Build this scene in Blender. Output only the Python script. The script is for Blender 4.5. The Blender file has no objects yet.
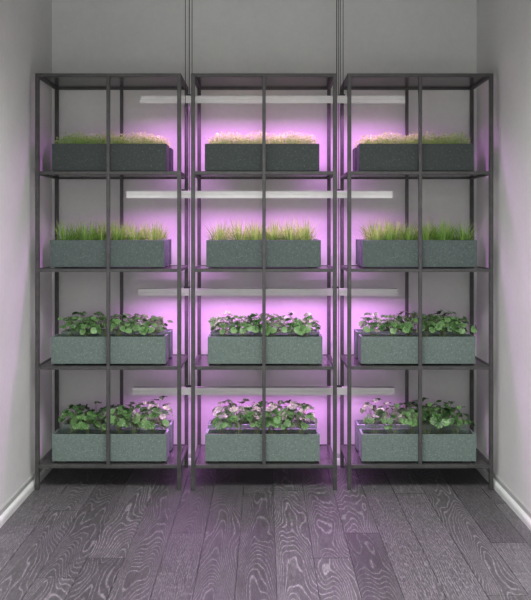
import bpy, bmesh, math, random
from mathutils import Vector, Matrix

scene = bpy.context.scene
COL = scene.collection
PI = math.pi

# ------------------------------------------------------------------ helpers
def link(name, bm, mat, parent=None, smooth=False, loc=None):
    me = bpy.data.meshes.new(name)
    bm.normal_update()
    bm.to_mesh(me); bm.free()
    if mat is not None:
        for m in (mat if isinstance(mat, (list, tuple)) else [mat]):
            me.materials.append(m)
    if smooth:
        for p in me.polygons: p.use_smooth = True
    o = bpy.data.objects.new(name, me)
    COL.objects.link(o)
    if parent is not None: o.parent = parent
    if loc is not None: o.location = loc
    return o

def empty(name, loc):
    o = bpy.data.objects.new(name, None)
    o.empty_display_size = 0.05
    o.location = loc
    COL.objects.link(o)
    return o

def tag(o, label, cat, group=None):
    o['label'] = label; o['category'] = cat
    if group: o['group'] = group
    return o

def structure(o, label=None):
    o['kind'] = 'structure'
    return o

def box(bm, x0, x1, y0, y1, z0, z1, bevel=0.0, seg=1):
    vs = [bm.verts.new((x, y, z)) for x in (x0, x1) for y in (y0, y1) for z in (z0, z1)]
    idx = [(0,1,3,2), (4,6,7,5), (0,4,5,1), (2,3,7,6), (0,2,6,4), (1,5,7,3)]
    fs = [bm.faces.new([vs[i] for i in f]) for f in idx]
    if bevel > 0:
        es = list({e for f in fs for e in f.edges})
        bmesh.ops.bevel(bm, geom=es, offset=bevel, segments=seg, profile=0.5, affect='EDGES')
    return fs

def tube(bm, pts, radii, n=6, mat_index=0, cap=True):
    rings = []
    for i, p in enumerate(pts):
        a = pts[max(i-1, 0)]; b = pts[min(i+1, len(pts)-1)]
        d = (b - a).normalized()
        ref = Vector((1, 0, 0)) if abs(d.x) < 0.8 else Vector((0, 1, 0))
        u = d.cross(ref).normalized(); v = d.cross(u)
        rings.append([bm.verts.new(p + (u*math.cos(2*PI*k/n) + v*math.sin(2*PI*k/n))*radii[i]) for k in range(n)])
    for r0, r1 in zip(rings, rings[1:]):
        for k in range(n):
            f = bm.faces.new((r0[k], r0[(k+1) % n], r1[(k+1) % n], r1[k])); f.material_index = mat_index
    if cap:
        bm.faces.new(rings[0][::-1]); bm.faces.new(rings[-1])

def copy_tree(o, parent=None):
    c = o.copy(); COL.objects.link(c)
    if parent is not None: c.parent = parent
    for ch in KIDS.get(o.name, [k for k in bpy.data.objects if k.parent == o and k.name in ORIG]):
        copy_tree(ch, c)
    return c
KIDS, ORIG = {}, set()

# ------------------------------------------------------------------ materials
def new_mat(name):
    m = bpy.data.materials.new(name); m.use_nodes = True
    nt = m.node_tree; b = nt.nodes['Principled BSDF']
    return m, nt, b
def N(nt, t, **kw):
    n = nt.nodes.new(t)
    for k, v in kw.items(): setattr(n, k, v)
    return n
def mathn(nt, op, a, b=None, c=None, clamp=False):
    n = N(nt, 'ShaderNodeMath', operation=op); n.use_clamp = clamp
    for i, x in enumerate((a, b, c)):
        if x is None: continue
        if isinstance(x, (int, float)): n.inputs[i].default_value = x
        else: nt.links.new(x, n.inputs[i])
    return n.outputs[0]
def mixc(nt, fac, a, b):
    n = N(nt, 'ShaderNodeMix', data_type='RGBA')
    for i, x in ((0, fac), (6, a), (7, b)):
        if isinstance(x, (int, float)): n.inputs[i].default_value = x
        elif isinstance(x, tuple): n.inputs[i].default_value = x if len(x) == 4 else (*x, 1)
        else: nt.links.new(x, n.inputs[i])
    return n.outputs[2]
def noise(nt, vec, scale, detail=2.0, rough=0.5, dim='3D'):
    n = N(nt, 'ShaderNodeTexNoise', noise_dimensions=dim)
    n.inputs['Scale'].default_value = scale; n.inputs['Detail'].default_value = detail
    n.inputs['Roughness'].default_value = rough
    if vec is not None: nt.links.new(vec, n.inputs['Vector'])
    return n.outputs['Fac']
def ramp(nt, fac, stops):
    r = N(nt, 'ShaderNodeValToRGB'); nt.links.new(fac, r.inputs[0])
    els = r.color_ramp.elements
    while len(els) < len(stops): els.new(0.5)
    for e, (p, c) in zip(els, stops):
        e.position = p; e.color = (*c, 1) if len(c) == 3 else c
    return r.outputs[0]
def coords(nt, which='Object'):
    return N(nt, 'ShaderNodeTexCoord').outputs[which]
def geo_pos(nt):
    return N(nt, 'ShaderNodeNewGeometry').outputs['Position']
def bump(nt, h, b, strength=0.1, dist=0.01):
    n = N(nt, 'ShaderNodeBump'); n.inputs['Strength'].default_value = strength; n.inputs['Distance'].default_value = dist
    nt.links.new(h, n.inputs['Height']); nt.links.new(n.outputs[0], b.inputs['Normal'])

def plaster(name, c0, c1):
    m, nt, b = new_mat(name)
    p = geo_pos(nt)
    a = noise(nt, p, 1.7, 6, 0.62); f = noise(nt, p, 46, 3, 0.6)
    mixv = mathn(nt, 'ADD', mathn(nt, 'MULTIPLY', a, 0.75), mathn(nt, 'MULTIPLY', f, 0.25))
    nt.links.new(ramp(nt, mixv, [(0.33, c0), (0.66, c1)]), b.inputs['Base Color'])
    b.inputs['Roughness'].default_value = 0.82
    b.inputs['Specular IOR Level'].default_value = 0.25
    bump(nt, f, b, 0.12, 0.004)
    return m
M_wall = plaster('grey_plaster', (.62, .62, .61), (.72, .72, .705))
M_ceil = plaster('dark_ceiling_plaster', (.16, .16, .16), (.2, .2, .2))

def painted(name, c):
    m, nt, b = new_mat(name)
    f = noise(nt, geo_pos(nt), 30, 2)
    nt.links.new(ramp(nt, f, [(0.3, tuple(x*.94 for x in c)), (0.7, c)]), b.inputs['Base Color'])
    b.inputs['Roughness'].default_value = 0.42
    return m
M_skirt = painted('white_skirting_paint', (.74, .76, .74))
M_skirt_hi = painted('grey_skirting_paint', (.42, .43, .42))
M_lamp = painted('white_powder_coat', (.70, .69, .685))

def metal(name, rough):
    m, nt, b = new_mat(name)
    p = coords(nt)
    a = noise(nt, p, 22, 4, 0.65); f = noise(nt, p, 160, 2)
    v = mathn(nt, 'ADD', mathn(nt, 'MULTIPLY', a, 0.8), mathn(nt, 'MULTIPLY', f, 0.2))
    nt.links.new(ramp(nt, v, [(0.35, (.038, .038, .0375)), (0.68, (.074, .074, .071))]), b.inputs['Base Color'])
    b.inputs['Roughness'].default_value = rough
    b.inputs['Metallic'].default_value = 0.15
    bump(nt, f, b, 0.05, 0.001)
    return m
M_steel = metal('dark_blotched_steel', 0.45)
M_sheet = metal('dark_satin_sheet_steel', 0.24)

def cable_mat():
    m, nt, b = new_mat('black_cable')
    nt.links.new(ramp(nt, noise(nt, coords(nt), 60), [(0, (.008, .008, .008)), (1, (.02, .02, .02))]), b.inputs['Base Color'])
    b.inputs['Roughness'].default_value = 0.5
    return m
M_cable = cable_mat()

def speckled(name, base, dark, fleck):
    m, nt, b = new_mat(name)
    p = coords(nt)
    vo = N(nt, 'ShaderNodeTexVoronoi', feature='F1'); vo.inputs['Scale'].default_value = 220
    nt.links.new(p, vo.inputs['Vector'])
    sep = N(nt, 'ShaderNodeSeparateColor'); nt.links.new(vo.outputs['Color'], sep.inputs[0])
    size = mathn(nt, 'MULTIPLY', mathn(nt, 'POWER', sep.outputs[0], 4.0), 0.58)
    spot = mathn(nt, 'LESS_THAN', vo.outputs['Distance'], size)
    big = noise(nt, p, 70, 4, 0.7); fine = noise(nt, p, 200, 2, 0.7)
    v = mathn(nt, 'ADD', mathn(nt, 'MULTIPLY', big, 0.5), mathn(nt, 'MULTIPLY', fine, 0.5))
    c = ramp(nt, v, [(0.38, tuple(q*.9 for q in dark)), (0.62, tuple(q*1.08 for q in base))])
    c = mixc(nt, mathn(nt, 'MULTIPLY', spot, mathn(nt, 'ADD', mathn(nt, 'MULTIPLY', sep.outputs[1], 0.36), 0.06)), c, fleck)
    nt.links.new(c, b.inputs['Base Color'])
    b.inputs['Roughness'].default_value = 0.72
    bump(nt, fine, b, 0.1, 0.001)
    return m
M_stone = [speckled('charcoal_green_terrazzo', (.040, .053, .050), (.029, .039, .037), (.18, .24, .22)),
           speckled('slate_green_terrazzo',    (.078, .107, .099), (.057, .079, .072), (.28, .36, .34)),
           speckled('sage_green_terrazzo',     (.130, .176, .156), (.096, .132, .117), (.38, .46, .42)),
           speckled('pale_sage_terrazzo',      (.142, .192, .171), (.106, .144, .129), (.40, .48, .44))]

def soil_mat():
    m, nt, b = new_mat('dark_soil')
    v = noise(nt, coords(nt), 120, 5, 0.7)
    nt.links.new(ramp(nt, v, [(0.35, (.012, .009, .007)), (0.7, (.05, .038, .03))]), b.inputs['Base Color'])
    b.inputs['Roughness'].default_value = 0.95
    bump(nt, v, b, 0.8, 0.01)
    return m
M_soil = soil_mat()

def leafy(name, c0, c1, trans=0.35, tcol=None, rough=0.45, scale=30):
    m, nt, b = new_mat(name)
    info = N(nt, 'ShaderNodeAttribute', attribute_name='shade')
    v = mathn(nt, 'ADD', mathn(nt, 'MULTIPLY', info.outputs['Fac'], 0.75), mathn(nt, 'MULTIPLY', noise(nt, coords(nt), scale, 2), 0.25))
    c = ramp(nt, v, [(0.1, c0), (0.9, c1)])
    nt.links.new(c, b.inputs['Base Color'])
    b.inputs['Roughness'].default_value = rough
    tr = N(nt, 'ShaderNodeBsdfTranslucent')
    if tcol: tr.inputs['Color'].default_value = (*tcol, 1)
    else: nt.links.new(c, tr.inputs['Color'])
    mx = N(nt, 'ShaderNodeMixShader'); mx.inputs[0].default_value = trans
    nt.links.new(b.outputs[0], mx.inputs[1]); nt.links.new(tr.outputs[0], mx.inputs[2])
    nt.links.new(mx.outputs[0], nt.nodes['Material Output'].inputs['Surface'])
    return m
M_sprout = leafy('sprout_green', (.13, .34, .03), (.74, .95, .38), 0.5)
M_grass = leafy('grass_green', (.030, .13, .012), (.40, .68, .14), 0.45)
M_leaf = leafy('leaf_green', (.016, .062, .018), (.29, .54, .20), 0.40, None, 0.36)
M_stem = leafy('stem_green', (.10, .16, .06), (.22, .28, .12), 0.1)

def diffuser_mat():
    m, nt, b = new_mat('led_diffuser')
    b.inputs['Base Color'].default_value = (.8, .6, .8, 1)
    v = ramp(nt, noise(nt, coords(nt), 8), [(0, (.75, .28, .9)), (1, (.85, .34, 1))])
    nt.links.new(v, b.inputs['Emission Color']); b.inputs['Emission Strength'].default_value = 2.0
    return m
M_diff = diffuser_mat()

# limed dark oak floor: plank data in face attributes "pl" (seed, cut, shade) and uv = metres across/along the plank
def floor_mat():
    m, nt, b = new_mat('limed_black_oak')
    at = N(nt, 'ShaderNodeAttribute', attribute_name='plank')
    sp = N(nt, 'ShaderNodeSeparateXYZ'); nt.links.new(at.outputs['Vector'], sp.inputs[0])
    seed, cut, shade = sp.outputs
    p = geo_pos(nt); ps = N(nt, 'ShaderNodeSeparateXYZ'); nt.links.new(p, ps.inputs[0])
    uv = N(nt, 'ShaderNodeUVMap', uv_map='plank_uv'); us = N(nt, 'ShaderNodeSeparateXYZ'); nt.links.new(uv.outputs[0], us.inputs[0])
    u, v = us.outputs[0], us.outputs[1]
    def vec(x, y, z):
        c = N(nt, 'ShaderNodeCombineXYZ')
        for i, q in enumerate((x, y, z)):
            if isinstance(q, (int, float)): c.inputs[i].default_value = q
            else: nt.links.new(q, c.inputs[i])
        return c.outputs[0]
    M_ = lambda a, b_: mathn(nt, 'MULTIPLY', a, b_)
    A_ = lambda a, b_: mathn(nt, 'ADD', a, b_)
    so = M_(seed, 37.0)
    # contour lines of a stretched noise give the nested cathedral figure
    n1 = noise(nt, vec(M_(u, 7.5), A_(M_(v, 1.35), so), so), 1.0, 1.2, 0.42)
    n2 = noise(nt, vec(M_(u, 40), M_(v, 9), so), 1.0, 1.0, 0.5)
    cath = A_(A_(A_(M_(n1, 24.0), M_(v, 10.0)), M_(mathn(nt, 'POWER', mathn(nt, 'ABSOLUTE', u), 2.0), 620.0)), M_(n2, 0.9))
    n3 = noise(nt, vec(M_(u, 14), A_(M_(v, 1.2), so), so), 1.0, 2.0, 0.5)
    straight = A_(A_(M_(u, 120.0), M_(n3, 7.0)), M_(n2, 1.4))
    f = N(nt, 'ShaderNodeMix', data_type='FLOAT')
    nt.links.new(cut, f.inputs[0]); nt.links.new(cath, f.inputs[2]); nt.links.new(straight, f.inputs[3])
    fr = mathn(nt, 'FRACT', f.outputs[0])
    tri = mathn(nt, 'ABSOLUTE', A_(fr, -0.5))                      # 0 .. 0.5
    thr = A_(M_(noise(nt, vec(M_(u, 25), M_(v, 5), A_(so, 3.0)), 1.0, 2), 0.26), 0.03)
    line = mathn(nt, 'MULTIPLY', A_(thr, M_(tri, -1.0)), 9.0, clamp=True)
    pores = noise(nt, vec(M_(u, 420), M_(v, 42), so), 1.0, 2, 0.7)
    pr = mathn(nt, 'MULTIPLY', A_(pores, -0.36), 4.2, clamp=True)
    line = M_(line, pr)
    pore2 = noise(nt, vec(M_(u, 190), M_(v, 34), A_(so, 9.0)), 1.0, 2, 0.7)
    fleck = mathn(nt, 'MULTIPLY', A_(pore2, -0.50), 6.0, clamp=True)
    fl = M_(fleck, A_(M_(cut, 0.55), 0.20))
    lim = mathn(nt, 'MAXIMUM', line, fl)
    tone = A_(M_(shade, 0.5), 0.75)
    dark = ramp(nt, noise(nt, vec(M_(u, 60), M_(v, 6), so), 1.0, 3), [(0.3, (.048, .047, .048)), (0.7, (.074, .072, .074))])
    lite = N(nt, 'ShaderNodeRGB'); lite.outputs[0].default_value = (.24, .23, .24, 1)
    c = mixc(nt, lim, dark, lite.outputs[0])
    hs = N(nt, 'ShaderNodeHueSaturation'); nt.links.new(c, hs.inputs['Color']); nt.links.new(tone, hs.inputs['Value'])
    nt.links.new(hs.outputs[0], b.inputs['Base Color'])
    nt.links.new(A_(M_(lim, 0.2), 0.42), b.inputs['Roughness'])
    b.inputs['Specular IOR Level'].default_value = 0.35
    bump(nt, lim, b, 0.06, 0.001)
    return m
M_floor = floor_mat()

# ------------------------------------------------------------------ camera (all distances in metres, rack fronts stand on y = 0)
CAM_Z, CAM_D, S = 1.3115, 4.2, 200.0
CX, CY = 264.3, 228.0            # vanishing point of the photograph
def X(px, y=0.0):  return (px - CX)/S*(CAM_D + y)/CAM_D
def Z(py, y=0.0):  return CAM_Z - (py - CY)/S*(CAM_D + y)/CAM_D
cam = bpy.data.cameras.new('camera'); co = bpy.data.objects.new('camera', cam); COL.objects.link(co)
co.location = (0, -CAM_D, CAM_Z); co.rotation_euler = (PI/2, 0, 0)
cam.sensor_fit = 'HORIZONTAL'; cam.sensor_width = 36; cam.lens = S*CAM_D/531*36
# sensor shift: the longer frame side (600) is the unit for a horizontal fit of 531
cam.shift_x = (265.5 - CX)/531; cam.shift_y = -(300 - CY)/531
cam.clip_start = 0.05
scene.camera = co

# ------------------------------------------------------------------ room
W, YB, YF, H = 1.18, 0.468, -5.2, 2.95
def slab(name, mat, *b):
    bm = bmesh.new(); box(bm, *b); return structure(link(name, bm, mat))
slab('wall_back', M_wall, -W-.1, W+.1, YB, YB+.1, 0, H)
slab('wall_left', M_wall, -W-.1, -W, YF, YB, 0, H)
slab('wall_right', M_wall, W, W+.1, YF, YB, 0, H)
slab('ceiling', M_ceil, -W-.1, W+.1, YF, YB+.1, H, H+.1)

def make_floor():
    rng = random.Random(4)
    bm = bmesh.new()
    uvl = bm.loops.layers.uv.new('plank_uv')
    pl = bm.faces.layers.float_vector.new('plank')
    pw, L, g = 0.150, 1.75, 0.0011
    ends = {-8: -.588, -7: -.30, -6: -1.05, -5: -.862, -4: -1.5, -3: -.588, -2: -1.60, -1: -.05, 0: -1.75, 1: -.862, 2: -.588, 3: -1.5, 4: -.05, 5: -1.2, 6: -.70, 7: -.2}
    for i in range(-9, 9):
        x0, x1 = 0.045 + i*pw, 0.045 + (i+1)*pw
        e0 = ends.get(i, -.4)
        y = e0 - 3*L
        while y < YB + .1:
            ya, yb = max(y, YF), min(y + L, YB + .1)
            if yb > ya + .02:
                xa, xb = max(x0, -W-.1), min(x1, W+.1)
                if xb > xa + .004:
                    vs = [bm.verts.new(q) for q in ((xa+g, ya+g, 0), (xb-g, ya+g, 0), (xb-g, yb-g, 0), (xa+g, yb-g, 0))]
                    f = bm.faces.new(vs)
                    sd = rng.random(); cut = 1.0 if rng.random() < 0.22 else 0.0
                    if i in (3, 4, 6, 7): cut = rng.choice((.85, 1.0))
                    if i in (-1, 0, 1, -4, -5, -6): cut = 0.0
                    f[pl] = (sd, cut, rng.random())
                    cxp = (x0+x1)/2 + rng.uniform(-.03, .03)
                    for lp in f.loops:
                        lp[uvl].uv = (lp.vert.co.x - cxp, lp.vert.co.y)
                    # chamfered plank sides
                    r = bmesh.ops.extrude_face_region(bm, geom=[f])
                    ev = [q for q in r['geom'] if isinstance(q, bmesh.types.BMVert)]
                    for q in vs: q.co.z = -0.012
            y += L
    o = link('floor', bm, M_floor)
    return structure(o)
make_floor()
# the subfloor under the plank seams
bm = bmesh.new(); box(bm, -W-.1, W+.1, YF, YB+.1, -.08, -.013); structure(link('floor_screed', bm, M_cable))

def skirting(name, kind):
    # stepped skirting: white foot with rounded top and a thin grey fillet above
    prof_lo = [(0, 0), (.026, 0), (.026, .022), (.0235, .030), (.018, .0345), (0, .036)]
    prof_hi = [(0, .036), (.010, .036), (.010, .0555), (.007, .0595), (0, .0595)]
    bm = bmesh.new()
    for mi, prof in enumerate((prof_lo, prof_hi)):
        def pt(d, z, t):
            if kind == 'left':  return (-W + d, YF + t*(YB - YF), z)
            if kind == 'right': return (W - d, YF + t*(YB - YF), z)
            return (-W + t*2*W, YB - d, z)
        a = [bm.verts.new(pt(d, z, 0)) for d, z in prof]; b = [bm.verts.new(pt(d, z, 1)) for d, z in prof]
        n = len(prof)
        for k in range(n):
            f = bm.faces.new((a[k], a[(k+1) % n], b[(k+1) % n], b[k])); f.material_index = mi
        bm.faces.new(a).material_index = mi; bm.faces.new(b).material_index = mi
    bmesh.ops.recalc_face_normals(bm, faces=bm.faces)
    structure(link(name, bm, [M_skirt, M_skirt_hi]))
for k in ('left', 'right', 'back'): skirting('baseboard_' + k, k)

# ------------------------------------------------------------------ racks
RW, RD, T = 0.73, 0.41, 0.0195
SHELF = [2.085, 1.5955, 1.108, 0.619, 0.126]      # top of each shelf
SH = 0.0165
def register(o):
    ORIG.add(o.name)
    if o.parent is not None: KIDS.setdefault(o.parent.name, []).append(o)
    return o
def make_rack(loc):
    r = register(empty('shelf_rack', loc)); KIDS.setdefault(r.name, [])
    h = RW/2
    def part(name, b, par=r, bevel=.0012, mat=M_steel):
        bm = bmesh.new()
        for q in b: box(bm, *q, bevel=bevel)
        o = register(link(name, bm, mat, par)); KIDS.setdefault(o.name, [])
        return o
    for y0, y1 in ((0, T), (RD - .0165, RD)):
        for x0, x1 in ((-h, -h+T), (-.0085, .0085), (h-T, h)):
            part('post', [(x0, x1, y0, y1, 0, SHELF[0])] if abs(x0) > .1 else [(x0, x1, y0, y1, SHELF[4] - .001, SHELF[0] - SH)])
    for z in SHELF:
        zt = z - .0025
        if z == SHELF[0]: zt = z
        p = part('shelf', [(-h+T+.0012, h-T-.0012, T*.8, RD-.0135, zt-.006, zt)], bevel=0, mat=M_sheet)
        part('front_rail', [(-h+T, h-T, .0006, T-.001, z-SH, z)], p)
        part('rear_rail', [(-h+T, h-T, RD-.015, RD-.001, z-SH, z)], p)
        for s in (-1, 1):
            xa, xb = sorted((s*h - s*.0006, s*(h - T + .0008)))
            part('side_rail', [(xa, xb, T, RD-.0165, z-SH, z)], p)
    return r
RX = [X(108), X(264), X(420.5)]
rack0 = make_rack((RX[0], 0, 0))
racks = [rack0, copy_tree(rack0), copy_tree(rack0)]
for r, x, lab in zip(racks, RX, (
        'tall dark steel open rack with solid shelves standing beside the left wall',
        'tall dark steel open rack with solid shelves, the middle one of three',
        'tall dark steel open rack with solid shelves standing beside the right wall')):
    r.location = (x, 0, 0); tag(r, lab, 'rack', 'steel racks along the back wall')

# ------------------------------------------------------------------ plants
def shade_layer(bm): return bm.faces.layers.float.new('shade')

def make_sprouts(seed):
    rng = random.Random(seed); bm = bmesh.new(); sl = shade_layer(bm)
    lx, ly = .274, .044
    for _ in range(1150):
        x, y = rng.uniform(-lx, lx), rng.uniform(-ly, ly)*.97
        edge = 1 - .25*max(0, abs(x)/lx - .9)/.1
        h = rng.uniform(.042, .080)*edge*(1 + .12*math.sin(x*37 + seed) + .1*math.sin(x*83 + y*60))
        lean = Vector((rng.gauss(0, .25), rng.gauss(0, .14) - y*2.0, 1)).normalized()
        b = Vector((x, y, -.003)); t = b + lean*h
        a = rng.uniform(0, PI*2); w = Vector((math.cos(a), math.sin(a), 0))*.0007
        sh = rng.random()
        m = (b+t)/2 + Vector((rng.gauss(0, .002), rng.gauss(0, .002), 0))
        p = [bm.verts.new(q) for q in (b-w, b+w, m+w, m-w, t)]
        f1 = bm.faces.new(p[:4]); f2 = bm.faces.new((p[3], p[2], p[4])); f1[sl] = f2[sl] = .25 + .4*sh
        for k in range(rng.choice((2, 2, 3, 4))):
            base = t if k < 2 else b.lerp(t, rng.uniform(.55, .9))
            an = a + k*PI + rng.gauss(0, .5)
            d = Vector((math.cos(an), math.sin(an), rng.uniform(.0, 1.0))).normalized()
            s = Vector((-math.sin(an), math.cos(an), 0)); L = rng.uniform(.007, .014); ww = L*.3
            q = [bm.verts.new(v) for v in (base, base + d*L*.5 + s*ww, base + d*L, base + d*L*.5 - s*ww)]
            f = bm.faces.new(q); f[sl] = .45 + .55*rng.random()
    return bm

def make_tuft(seed):
    rng = random.Random(seed); bm = bmesh.new(); sl = shade_layer(bm)
    for _ in range(130):
        a = rng.uniform(0, 2*PI); r0 = rng.uniform(0, .036)
        L = rng.uniform(.075, .156); tilt = abs(rng.gauss(.55, .42)); w = rng.uniform(.0013, .0025)
        d = Vector((math.cos(a), math.sin(a), 0)); side = Vector((-math.sin(a), math.cos(a), 0))
        if rng.random() < .4: side = (side + d*rng.uniform(-1, 1)).normalized()
        p = Vector((math.cos(a)*r0*1.3, math.sin(a)*r0*.8, -.003)); sh = rng.random()
        pts = []; n = 5; ang = tilt*.45
        for k in range(n+1):
            pts.append(p.copy()); ang += tilt*.22
            p = p + (Vector((0, 0, 1))*math.cos(ang) + Vector((d.x, d.y*.30, 0))*math.sin(ang))*(L/n)
        prev = None
        for k, q in enumerate(pts):
            ww = w*(1 - (k/n)**2.2)
            cur = (bm.verts.new(q),) if k == n else (bm.verts.new(q - side*ww), bm.verts.new(q + side*ww))
            if prev:
                f = bm.faces.new((prev[0], prev[1], cur[1], cur[0]) if len(cur) == 2 else (prev[0], prev[1], cur[0]))
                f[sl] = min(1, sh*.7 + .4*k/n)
            prev = cur
    return bm

def add_leaf(bm, sl, c, nrm, up, size, sh, rng):
    """a rounded leaf with a scalloped edge, a fold along the midrib and a notch at the stalk"""
    nrm = nrm.normalized(); t = (up - nrm*up.dot(nrm)).normalized(); s = t.cross(nrm)
    n = 18; cen = bm.verts.new(c + nrm*(-.12*size)); rim = []; mid = []
    for k in range(n):
        a = 2*PI*k/n
        r = size*(1 + .07*math.cos(a*9)) * (1 + .14*math.cos(a)) * (1 - .38*max(0, -math.cos(a))**10)
        x, y = math.sin(a)*r*.94, math.cos(a)*r
        z = .16*abs(math.sin(a))*size - .05*size - (.16*size if math.cos(a) > .8 else 0) + rng.uniform(-.05, .05)*size
        rim.append(bm.verts.new(c + s*x + t*y + nrm*z))
        zi = .02*abs(math.sin(a))*size + (.05*size if k % 2 else -.04*size)
        mid.append(bm.verts.new(c + s*x*.55 + t*y*.55 + nrm*zi))
    for k in range(n):
        j = (k+1) % n
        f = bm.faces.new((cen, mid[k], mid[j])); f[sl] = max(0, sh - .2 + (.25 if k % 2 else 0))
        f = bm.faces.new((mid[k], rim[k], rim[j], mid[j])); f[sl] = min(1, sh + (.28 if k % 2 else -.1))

def make_leafy(seed, hgt):
    rng = random.Random(seed)
    bl = bmesh.new(); sl = shade_layer(bl); bs = bmesh.new(); ss = shade_layer(bs)
    nst = rng.randint(9, 12)
    for k in range(nst):
        a = 2*PI*k/nst*2.4 + rng.uniform(-.4, .4)
        ti = k/nst
        L = hgt*(1.08 - .62*ti)*rng.uniform(.85, 1.08)
        out = (.012 + .05*ti)*rng.uniform(.7, 1.3)
        d = Vector((math.cos(a)*1.25, math.sin(a)*.75, 0))
        p0 = Vector((rng.uniform(-.012, .012), rng.uniform(-.01, .01), -.004))
        tip = p0 + d*out + Vector((0, 0, max(L, .02)))
        pts = []
        for q in range(6):
            u = q/5
            v = p0.lerp(tip, u); v += d*(-.16*out)*math.sin(PI*u)
            pts.append(v)
        tube(bs, pts, [.0013]*4 + [.0011, .0009], 5)
        low = ti > .55
        sz = rng.uniform(.014, .025)*(1.05 if low else .95)
        for j in range(3 if rng.random() < .75 else 1):
            an = a + (0, 1.5, -1.5)[j] + rng.uniform(-.35, .35)
            dd = Vector((math.cos(an), math.sin(an), rng.uniform(-.35, .35)))
            face = Vector((math.cos(an)*.35, math.sin(an)*.35, 1)) if not low else Vector((d.x*.55, d.y*.8 - .35, .55))
            face += Vector((rng.gauss(0, .3), rng.gauss(0, .3), rng.gauss(0, .2)))
            c = tip + dd.normalized()*sz*(.95 if j or not low else .5)
            c.z = max(c.z, .012)
            add_leaf(bl, sl, c, face, dd, sz*(1 if j == 0 else .84), rng.uniform(.15, 1) if low else rng.uniform(0, .85), rng)
    for f in bs.faces: f[ss] = rng.random()
    return bl, bs

def mesh_of(name, bm, mat, smooth=False):
    me = bpy.data.meshes.new(name); bm.normal_update(); bm.to_mesh(me); bm.free(); me.materials.append(mat)
    if smooth:
        for p in me.polygons: p.use_smooth = True
    return me
SPROUT = [mesh_of('microgreens', make_sprouts(s), M_sprout) for s in (1, 2, 3)]
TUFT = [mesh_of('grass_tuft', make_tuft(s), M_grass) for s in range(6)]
def leafy_set(h, s0):
    out = []
    for s in range(6):
        bl, bs = make_leafy(s0 + s, h)
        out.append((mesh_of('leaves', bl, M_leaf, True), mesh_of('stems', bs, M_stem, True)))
    return out
LEAFY = {2: leafy_set(.112, 40), 3: leafy_set(.138, 80)}

# ------------------------------------------------------------------ planters
PL, PW, PH, PT = .5795, .120, .144, .011
def planter_body(mat):
    bm = bmesh.new(); h, w = PL/2, PW/2; z0 = .007
    def ring(a, b, z): return [bm.verts.new(q) for q in ((-a, -b, z), (a, -b, z), (a, b, z), (-a, b, z))]
    r = [ring(h, w, z0), ring(h, w, PH), ring(h-PT, w-PT, PH), ring(h-PT, w-PT, .03)]
    bm.faces.new(r[0][::-1])
    for a, b in zip(r, r[1:]):
        for k in range(4): bm.faces.new((a[k], a[(k+1) % 4], b[(k+1) % 4], b[k]))
    bm.faces.new(r[3])
    bmesh.ops.bevel(bm, geom=[e for e in bm.edges], offset=.0016, segments=2, profile=.5, affect='EDGES')
    me = mesh_of('planter_box', bm, mat)
    return me
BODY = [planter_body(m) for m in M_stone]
def soil_mesh():
    rng = random.Random(9); bm = bmesh.new(); nx, ny = 60, 14
    hx, hy = PL/2 - PT - .001, PW/2 - PT - .001
    g = [[bm.verts.new((-hx + 2*hx*i/nx, -hy + 2*hy*j/ny, PH - .022 + rng.uniform(-.004, .004))) for j in range(ny+1)] for i in range(nx+1)]
    for i in range(nx):
        for j in range(ny): bm.faces.new((g[i][j], g[i+1][j], g[i+1][j+1], g[i][j+1]))
    # closed underside
    ext = bmesh.ops.extrude_face_region(bm, geom=list(bm.faces))
    for v in [q for q in ext['geom'] if isinstance(q, bmesh.types.BMVert)]: v.co.z = .06
    bmesh.ops.recalc_face_normals(bm, faces=bm.faces)
    return mesh_of('soil', bm, M_soil, False)
SOIL = soil_mesh()
bm = bmesh.new(); box(bm, -.02, .02, -.02, .02, 0, .0075, bevel=.001); FOOT = mesh_of('foot', bm, M_cable)

def child(name, me, parent, loc=(0, 0, 0), rz=0, sc=1.0):
    o = bpy.data.objects.new(name, me); COL.objects.link(o); o.parent = parent
    o.location = loc; o.rotation_euler = (0, 0, rz); o.scale = (sc, sc, sc)
    return o

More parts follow.
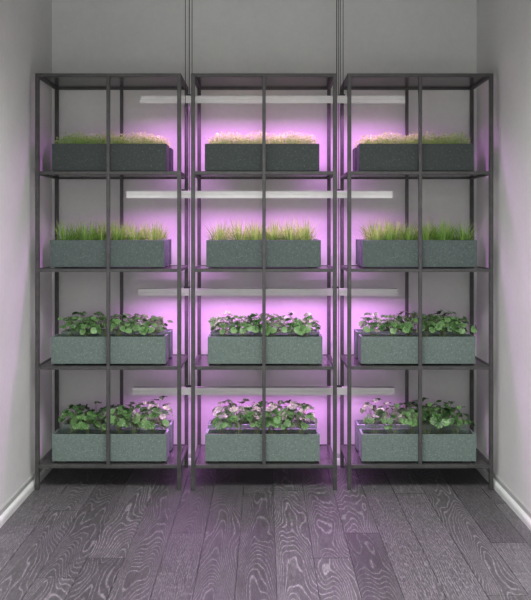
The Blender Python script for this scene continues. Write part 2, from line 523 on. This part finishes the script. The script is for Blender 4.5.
ROWX = [[(52, 166.2), (205, 319.2), (359.4, 473.8)],
        [(49.5, 164.6), (206.5, 320.7), (362.5, 477.5)],
        [(50.8, 166), (208, 322.2), (360.8, 475.4)],
        [(51.7, 166.9), (205.4, 319.5), (361.9, 476)]]
KIND = ['charcoal planter of fine microgreens', 'slate green planter of spiky grass',
        'sage green planter of leafy plants', 'pale sage planter of leafy plants']
LEVEL = ['top tier', 'second tier', 'third tier', 'bottom shelf']
RACKN = ['left rack', 'middle rack', 'right rack']
GROUP = ['microgreen planters on the top tier', 'grass planters on the second tier', 'leafy planters on the third tier', 'leafy planters on the bottom shelf']
rng = random.Random(77)
for row in range(4):
    zs = SHELF[row+1] - .0018
    for col in range(3):
        xa, xb = ROWX[row][col]
        xc = X((xa+xb)/2, .047)
        for back in (0, 1):
            yc = .047 + PW/2 if not back else .254 + PW/2
            pr = empty('planter', (xc, yc, zs))
            nm = ('microgreens_planter', 'grass_planter', 'leafy_planter', 'leafy_planter')[row]
            pr.name = nm
            tag(pr, f"{KIND[row]} in the {'back' if back else 'front'} row, {LEVEL[row]} of {RACKN[col]}", 'planter', GROUP[row])
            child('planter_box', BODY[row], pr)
            for sx in (-1, 1):
                for sy in (-1, 1):
                    child('foot', FOOT, pr, (sx*(PL/2-.045), sy*(PW/2-.027), 0))
            child('soil', SOIL, pr)
            zp = PH - .022
            if row == 0:
                o = child('microgreens', SPROUT[(col + back) % 3], pr, (0, 0, zp), 0 if (col + back) % 2 else PI)
                o['kind'] = 'stuff'
            elif row == 1:
                n = 6
                for k in range(n):
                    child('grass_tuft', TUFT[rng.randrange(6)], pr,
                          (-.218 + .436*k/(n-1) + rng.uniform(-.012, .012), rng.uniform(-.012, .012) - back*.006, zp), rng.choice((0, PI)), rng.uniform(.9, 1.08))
            else:
                n = 6
                for k in range(n):
                    lv, st = LEAFY[row][rng.randrange(6)]
                    px = -.21 + .42*k/(n-1) + rng.uniform(-.015, .015)
                    py = rng.uniform(-.024, .004) if not back else rng.uniform(-.02, .012)
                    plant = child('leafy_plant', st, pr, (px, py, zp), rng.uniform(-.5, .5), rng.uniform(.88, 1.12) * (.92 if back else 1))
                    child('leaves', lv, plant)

# ------------------------------------------------------------------ grow lights
LAMPS = [ # y, px left, px right, py top, left cable x, right cable x, label word, power
    (.190, 141, 404.5, 96.2, -.385, .4045, 'topmost of four long white grow light bars, hung above the microgreens', 12),
    (.148, 127, 392.0, 191.0, -.4110, .3755, 'long white grow light bar hung above the spiky grass, second from the top', 12),
    (.274, 139, 397.0, 288.3, -.4115, .3800, 'long white grow light bar hung above the third tier of planters', 8.5),
    (.232, 133, 394.0, 387.0, -.398, .3920, 'lowest of four long white grow light bars, above the bottom shelf planters', 8.5)]
LW, LH = .042, .027
GROWCOL = (.86, .29, 1.0)
for y, pa, pb, pt, cl, cr, lab, pw in LAMPS:
    xa, xb, zt = X(pa, y), X(pb, y), Z(pt, y)
    xc, L = (xa+xb)/2, xb-xa
    g = tag(empty('hanging_grow_light', (xc, y, zt)), lab, 'grow light', 'grow light bars hung from the ceiling')
    bm = bmesh.new()                                   # channel housing, open below
    box(bm, -L/2, L/2, -LW/2, LW/2, -LH+.006, 0, bevel=.0015)
    for s in (-1, 1):
        a, b = sorted((s*LW/2, s*(LW/2-.003)))
        box(bm, -L/2, L/2, a, b, -LH-((.0025 if y == .148 else .005) if s > 0 else .0125 if y == .190 else .0105), -LH+.006)
        a, b = sorted((s*L/2, s*(L/2-.003)))
        box(bm, a, b, -LW/2+.003, LW/2-.003, -LH-.006, -LH+.006)
    link('housing', bm, M_lamp, g)
    bm = bmesh.new(); box(bm, -L/2+.004, L/2-.004, -LW/2+.004, LW/2-.004, -LH, -LH+.0055); link('diffuser', bm, M_diff, g)
    for cx_, off in ((cl, .0125 if y == .274 else .0025), (cr, .005 if y == .274 else 0)):
        bm = bmesh.new(); box(bm, -.0165, .0165, -.013, .013, -.001, .009, bevel=.001)
        bk = link('bracket', bm, M_cable, g, loc=(cx_ - xc, 0, 0))
        for dx in ((-.0075, .0075) if y == .190 else (off,)):
            bm = bmesh.new(); tube(bm, [Vector((dx, 0, .006)), Vector((dx, 0, H - zt))], [.0018, .0018], 8)
            link('cable', bm, M_cable, bk, smooth=False)
        bm = bmesh.new(); tube(bm, [Vector((off, 0, H - zt - .02)), Vector((off, 0, H - zt))], [.018, .018], 16)
        link('ceiling_cap', bm, M_cable, bk)
    ld = bpy.data.lights.new('grow_glow', 'AREA'); ld.shape = 'RECTANGLE'; ld.size = L-.02; ld.size_y = LW-.012
    ld.energy = pw; ld.color = GROWCOL; ld.spread = math.radians(165)
    lo = bpy.data.objects.new('grow_glow', ld); COL.objects.link(lo); lo.parent = g; lo.location = (0, 0, -LH-.001)

# ------------------------------------------------------------------ room light: ceiling lamps in front of the racks and daylight from the open end
def area(name, loc, rot, sx, sy, e, col=(1, 1, 1), spread=180):
    ld = bpy.data.lights.new(name, 'AREA'); ld.shape = 'RECTANGLE'; ld.size = sx; ld.size_y = sy
    ld.energy = e; ld.color = col; ld.spread = math.radians(spread)
    o = bpy.data.objects.new(name, ld); COL.objects.link(o); o.location = loc; o.rotation_euler = rot
    return o
area('ceiling_panel_light', (0, -2.3, H-.01), (0, 0, 0), 1.6, 1.2, 112, (1, .99, .98), 135)
w = bpy.data.worlds.new('world'); scene.world = w; w.use_nodes = True
bg = w.node_tree.nodes['Background']; bg.inputs[0].default_value = (.97, 1, .98, 1); bg.inputs[1].default_value = 1.95

pt = area('open_end_portal', (0, YF, H/2), (PI/2, 0, 0), 2*W, H, 0)
pt.data.cycles.is_portal = True          # sampling guide for the daylight coming in at the open end

vs = scene.view_settings
scene.display_settings.display_device = 'sRGB'
vs.view_transform = 'Standard'; vs.look = 'None'; vs.exposure = 0.0; vs.gamma = 1.0; vs.use_curve_mapping = False
scene.cycles.max_bounces = 8
scene.cycles.sample_clamp_indirect = 4.0
scene.cycles.use_denoising = True
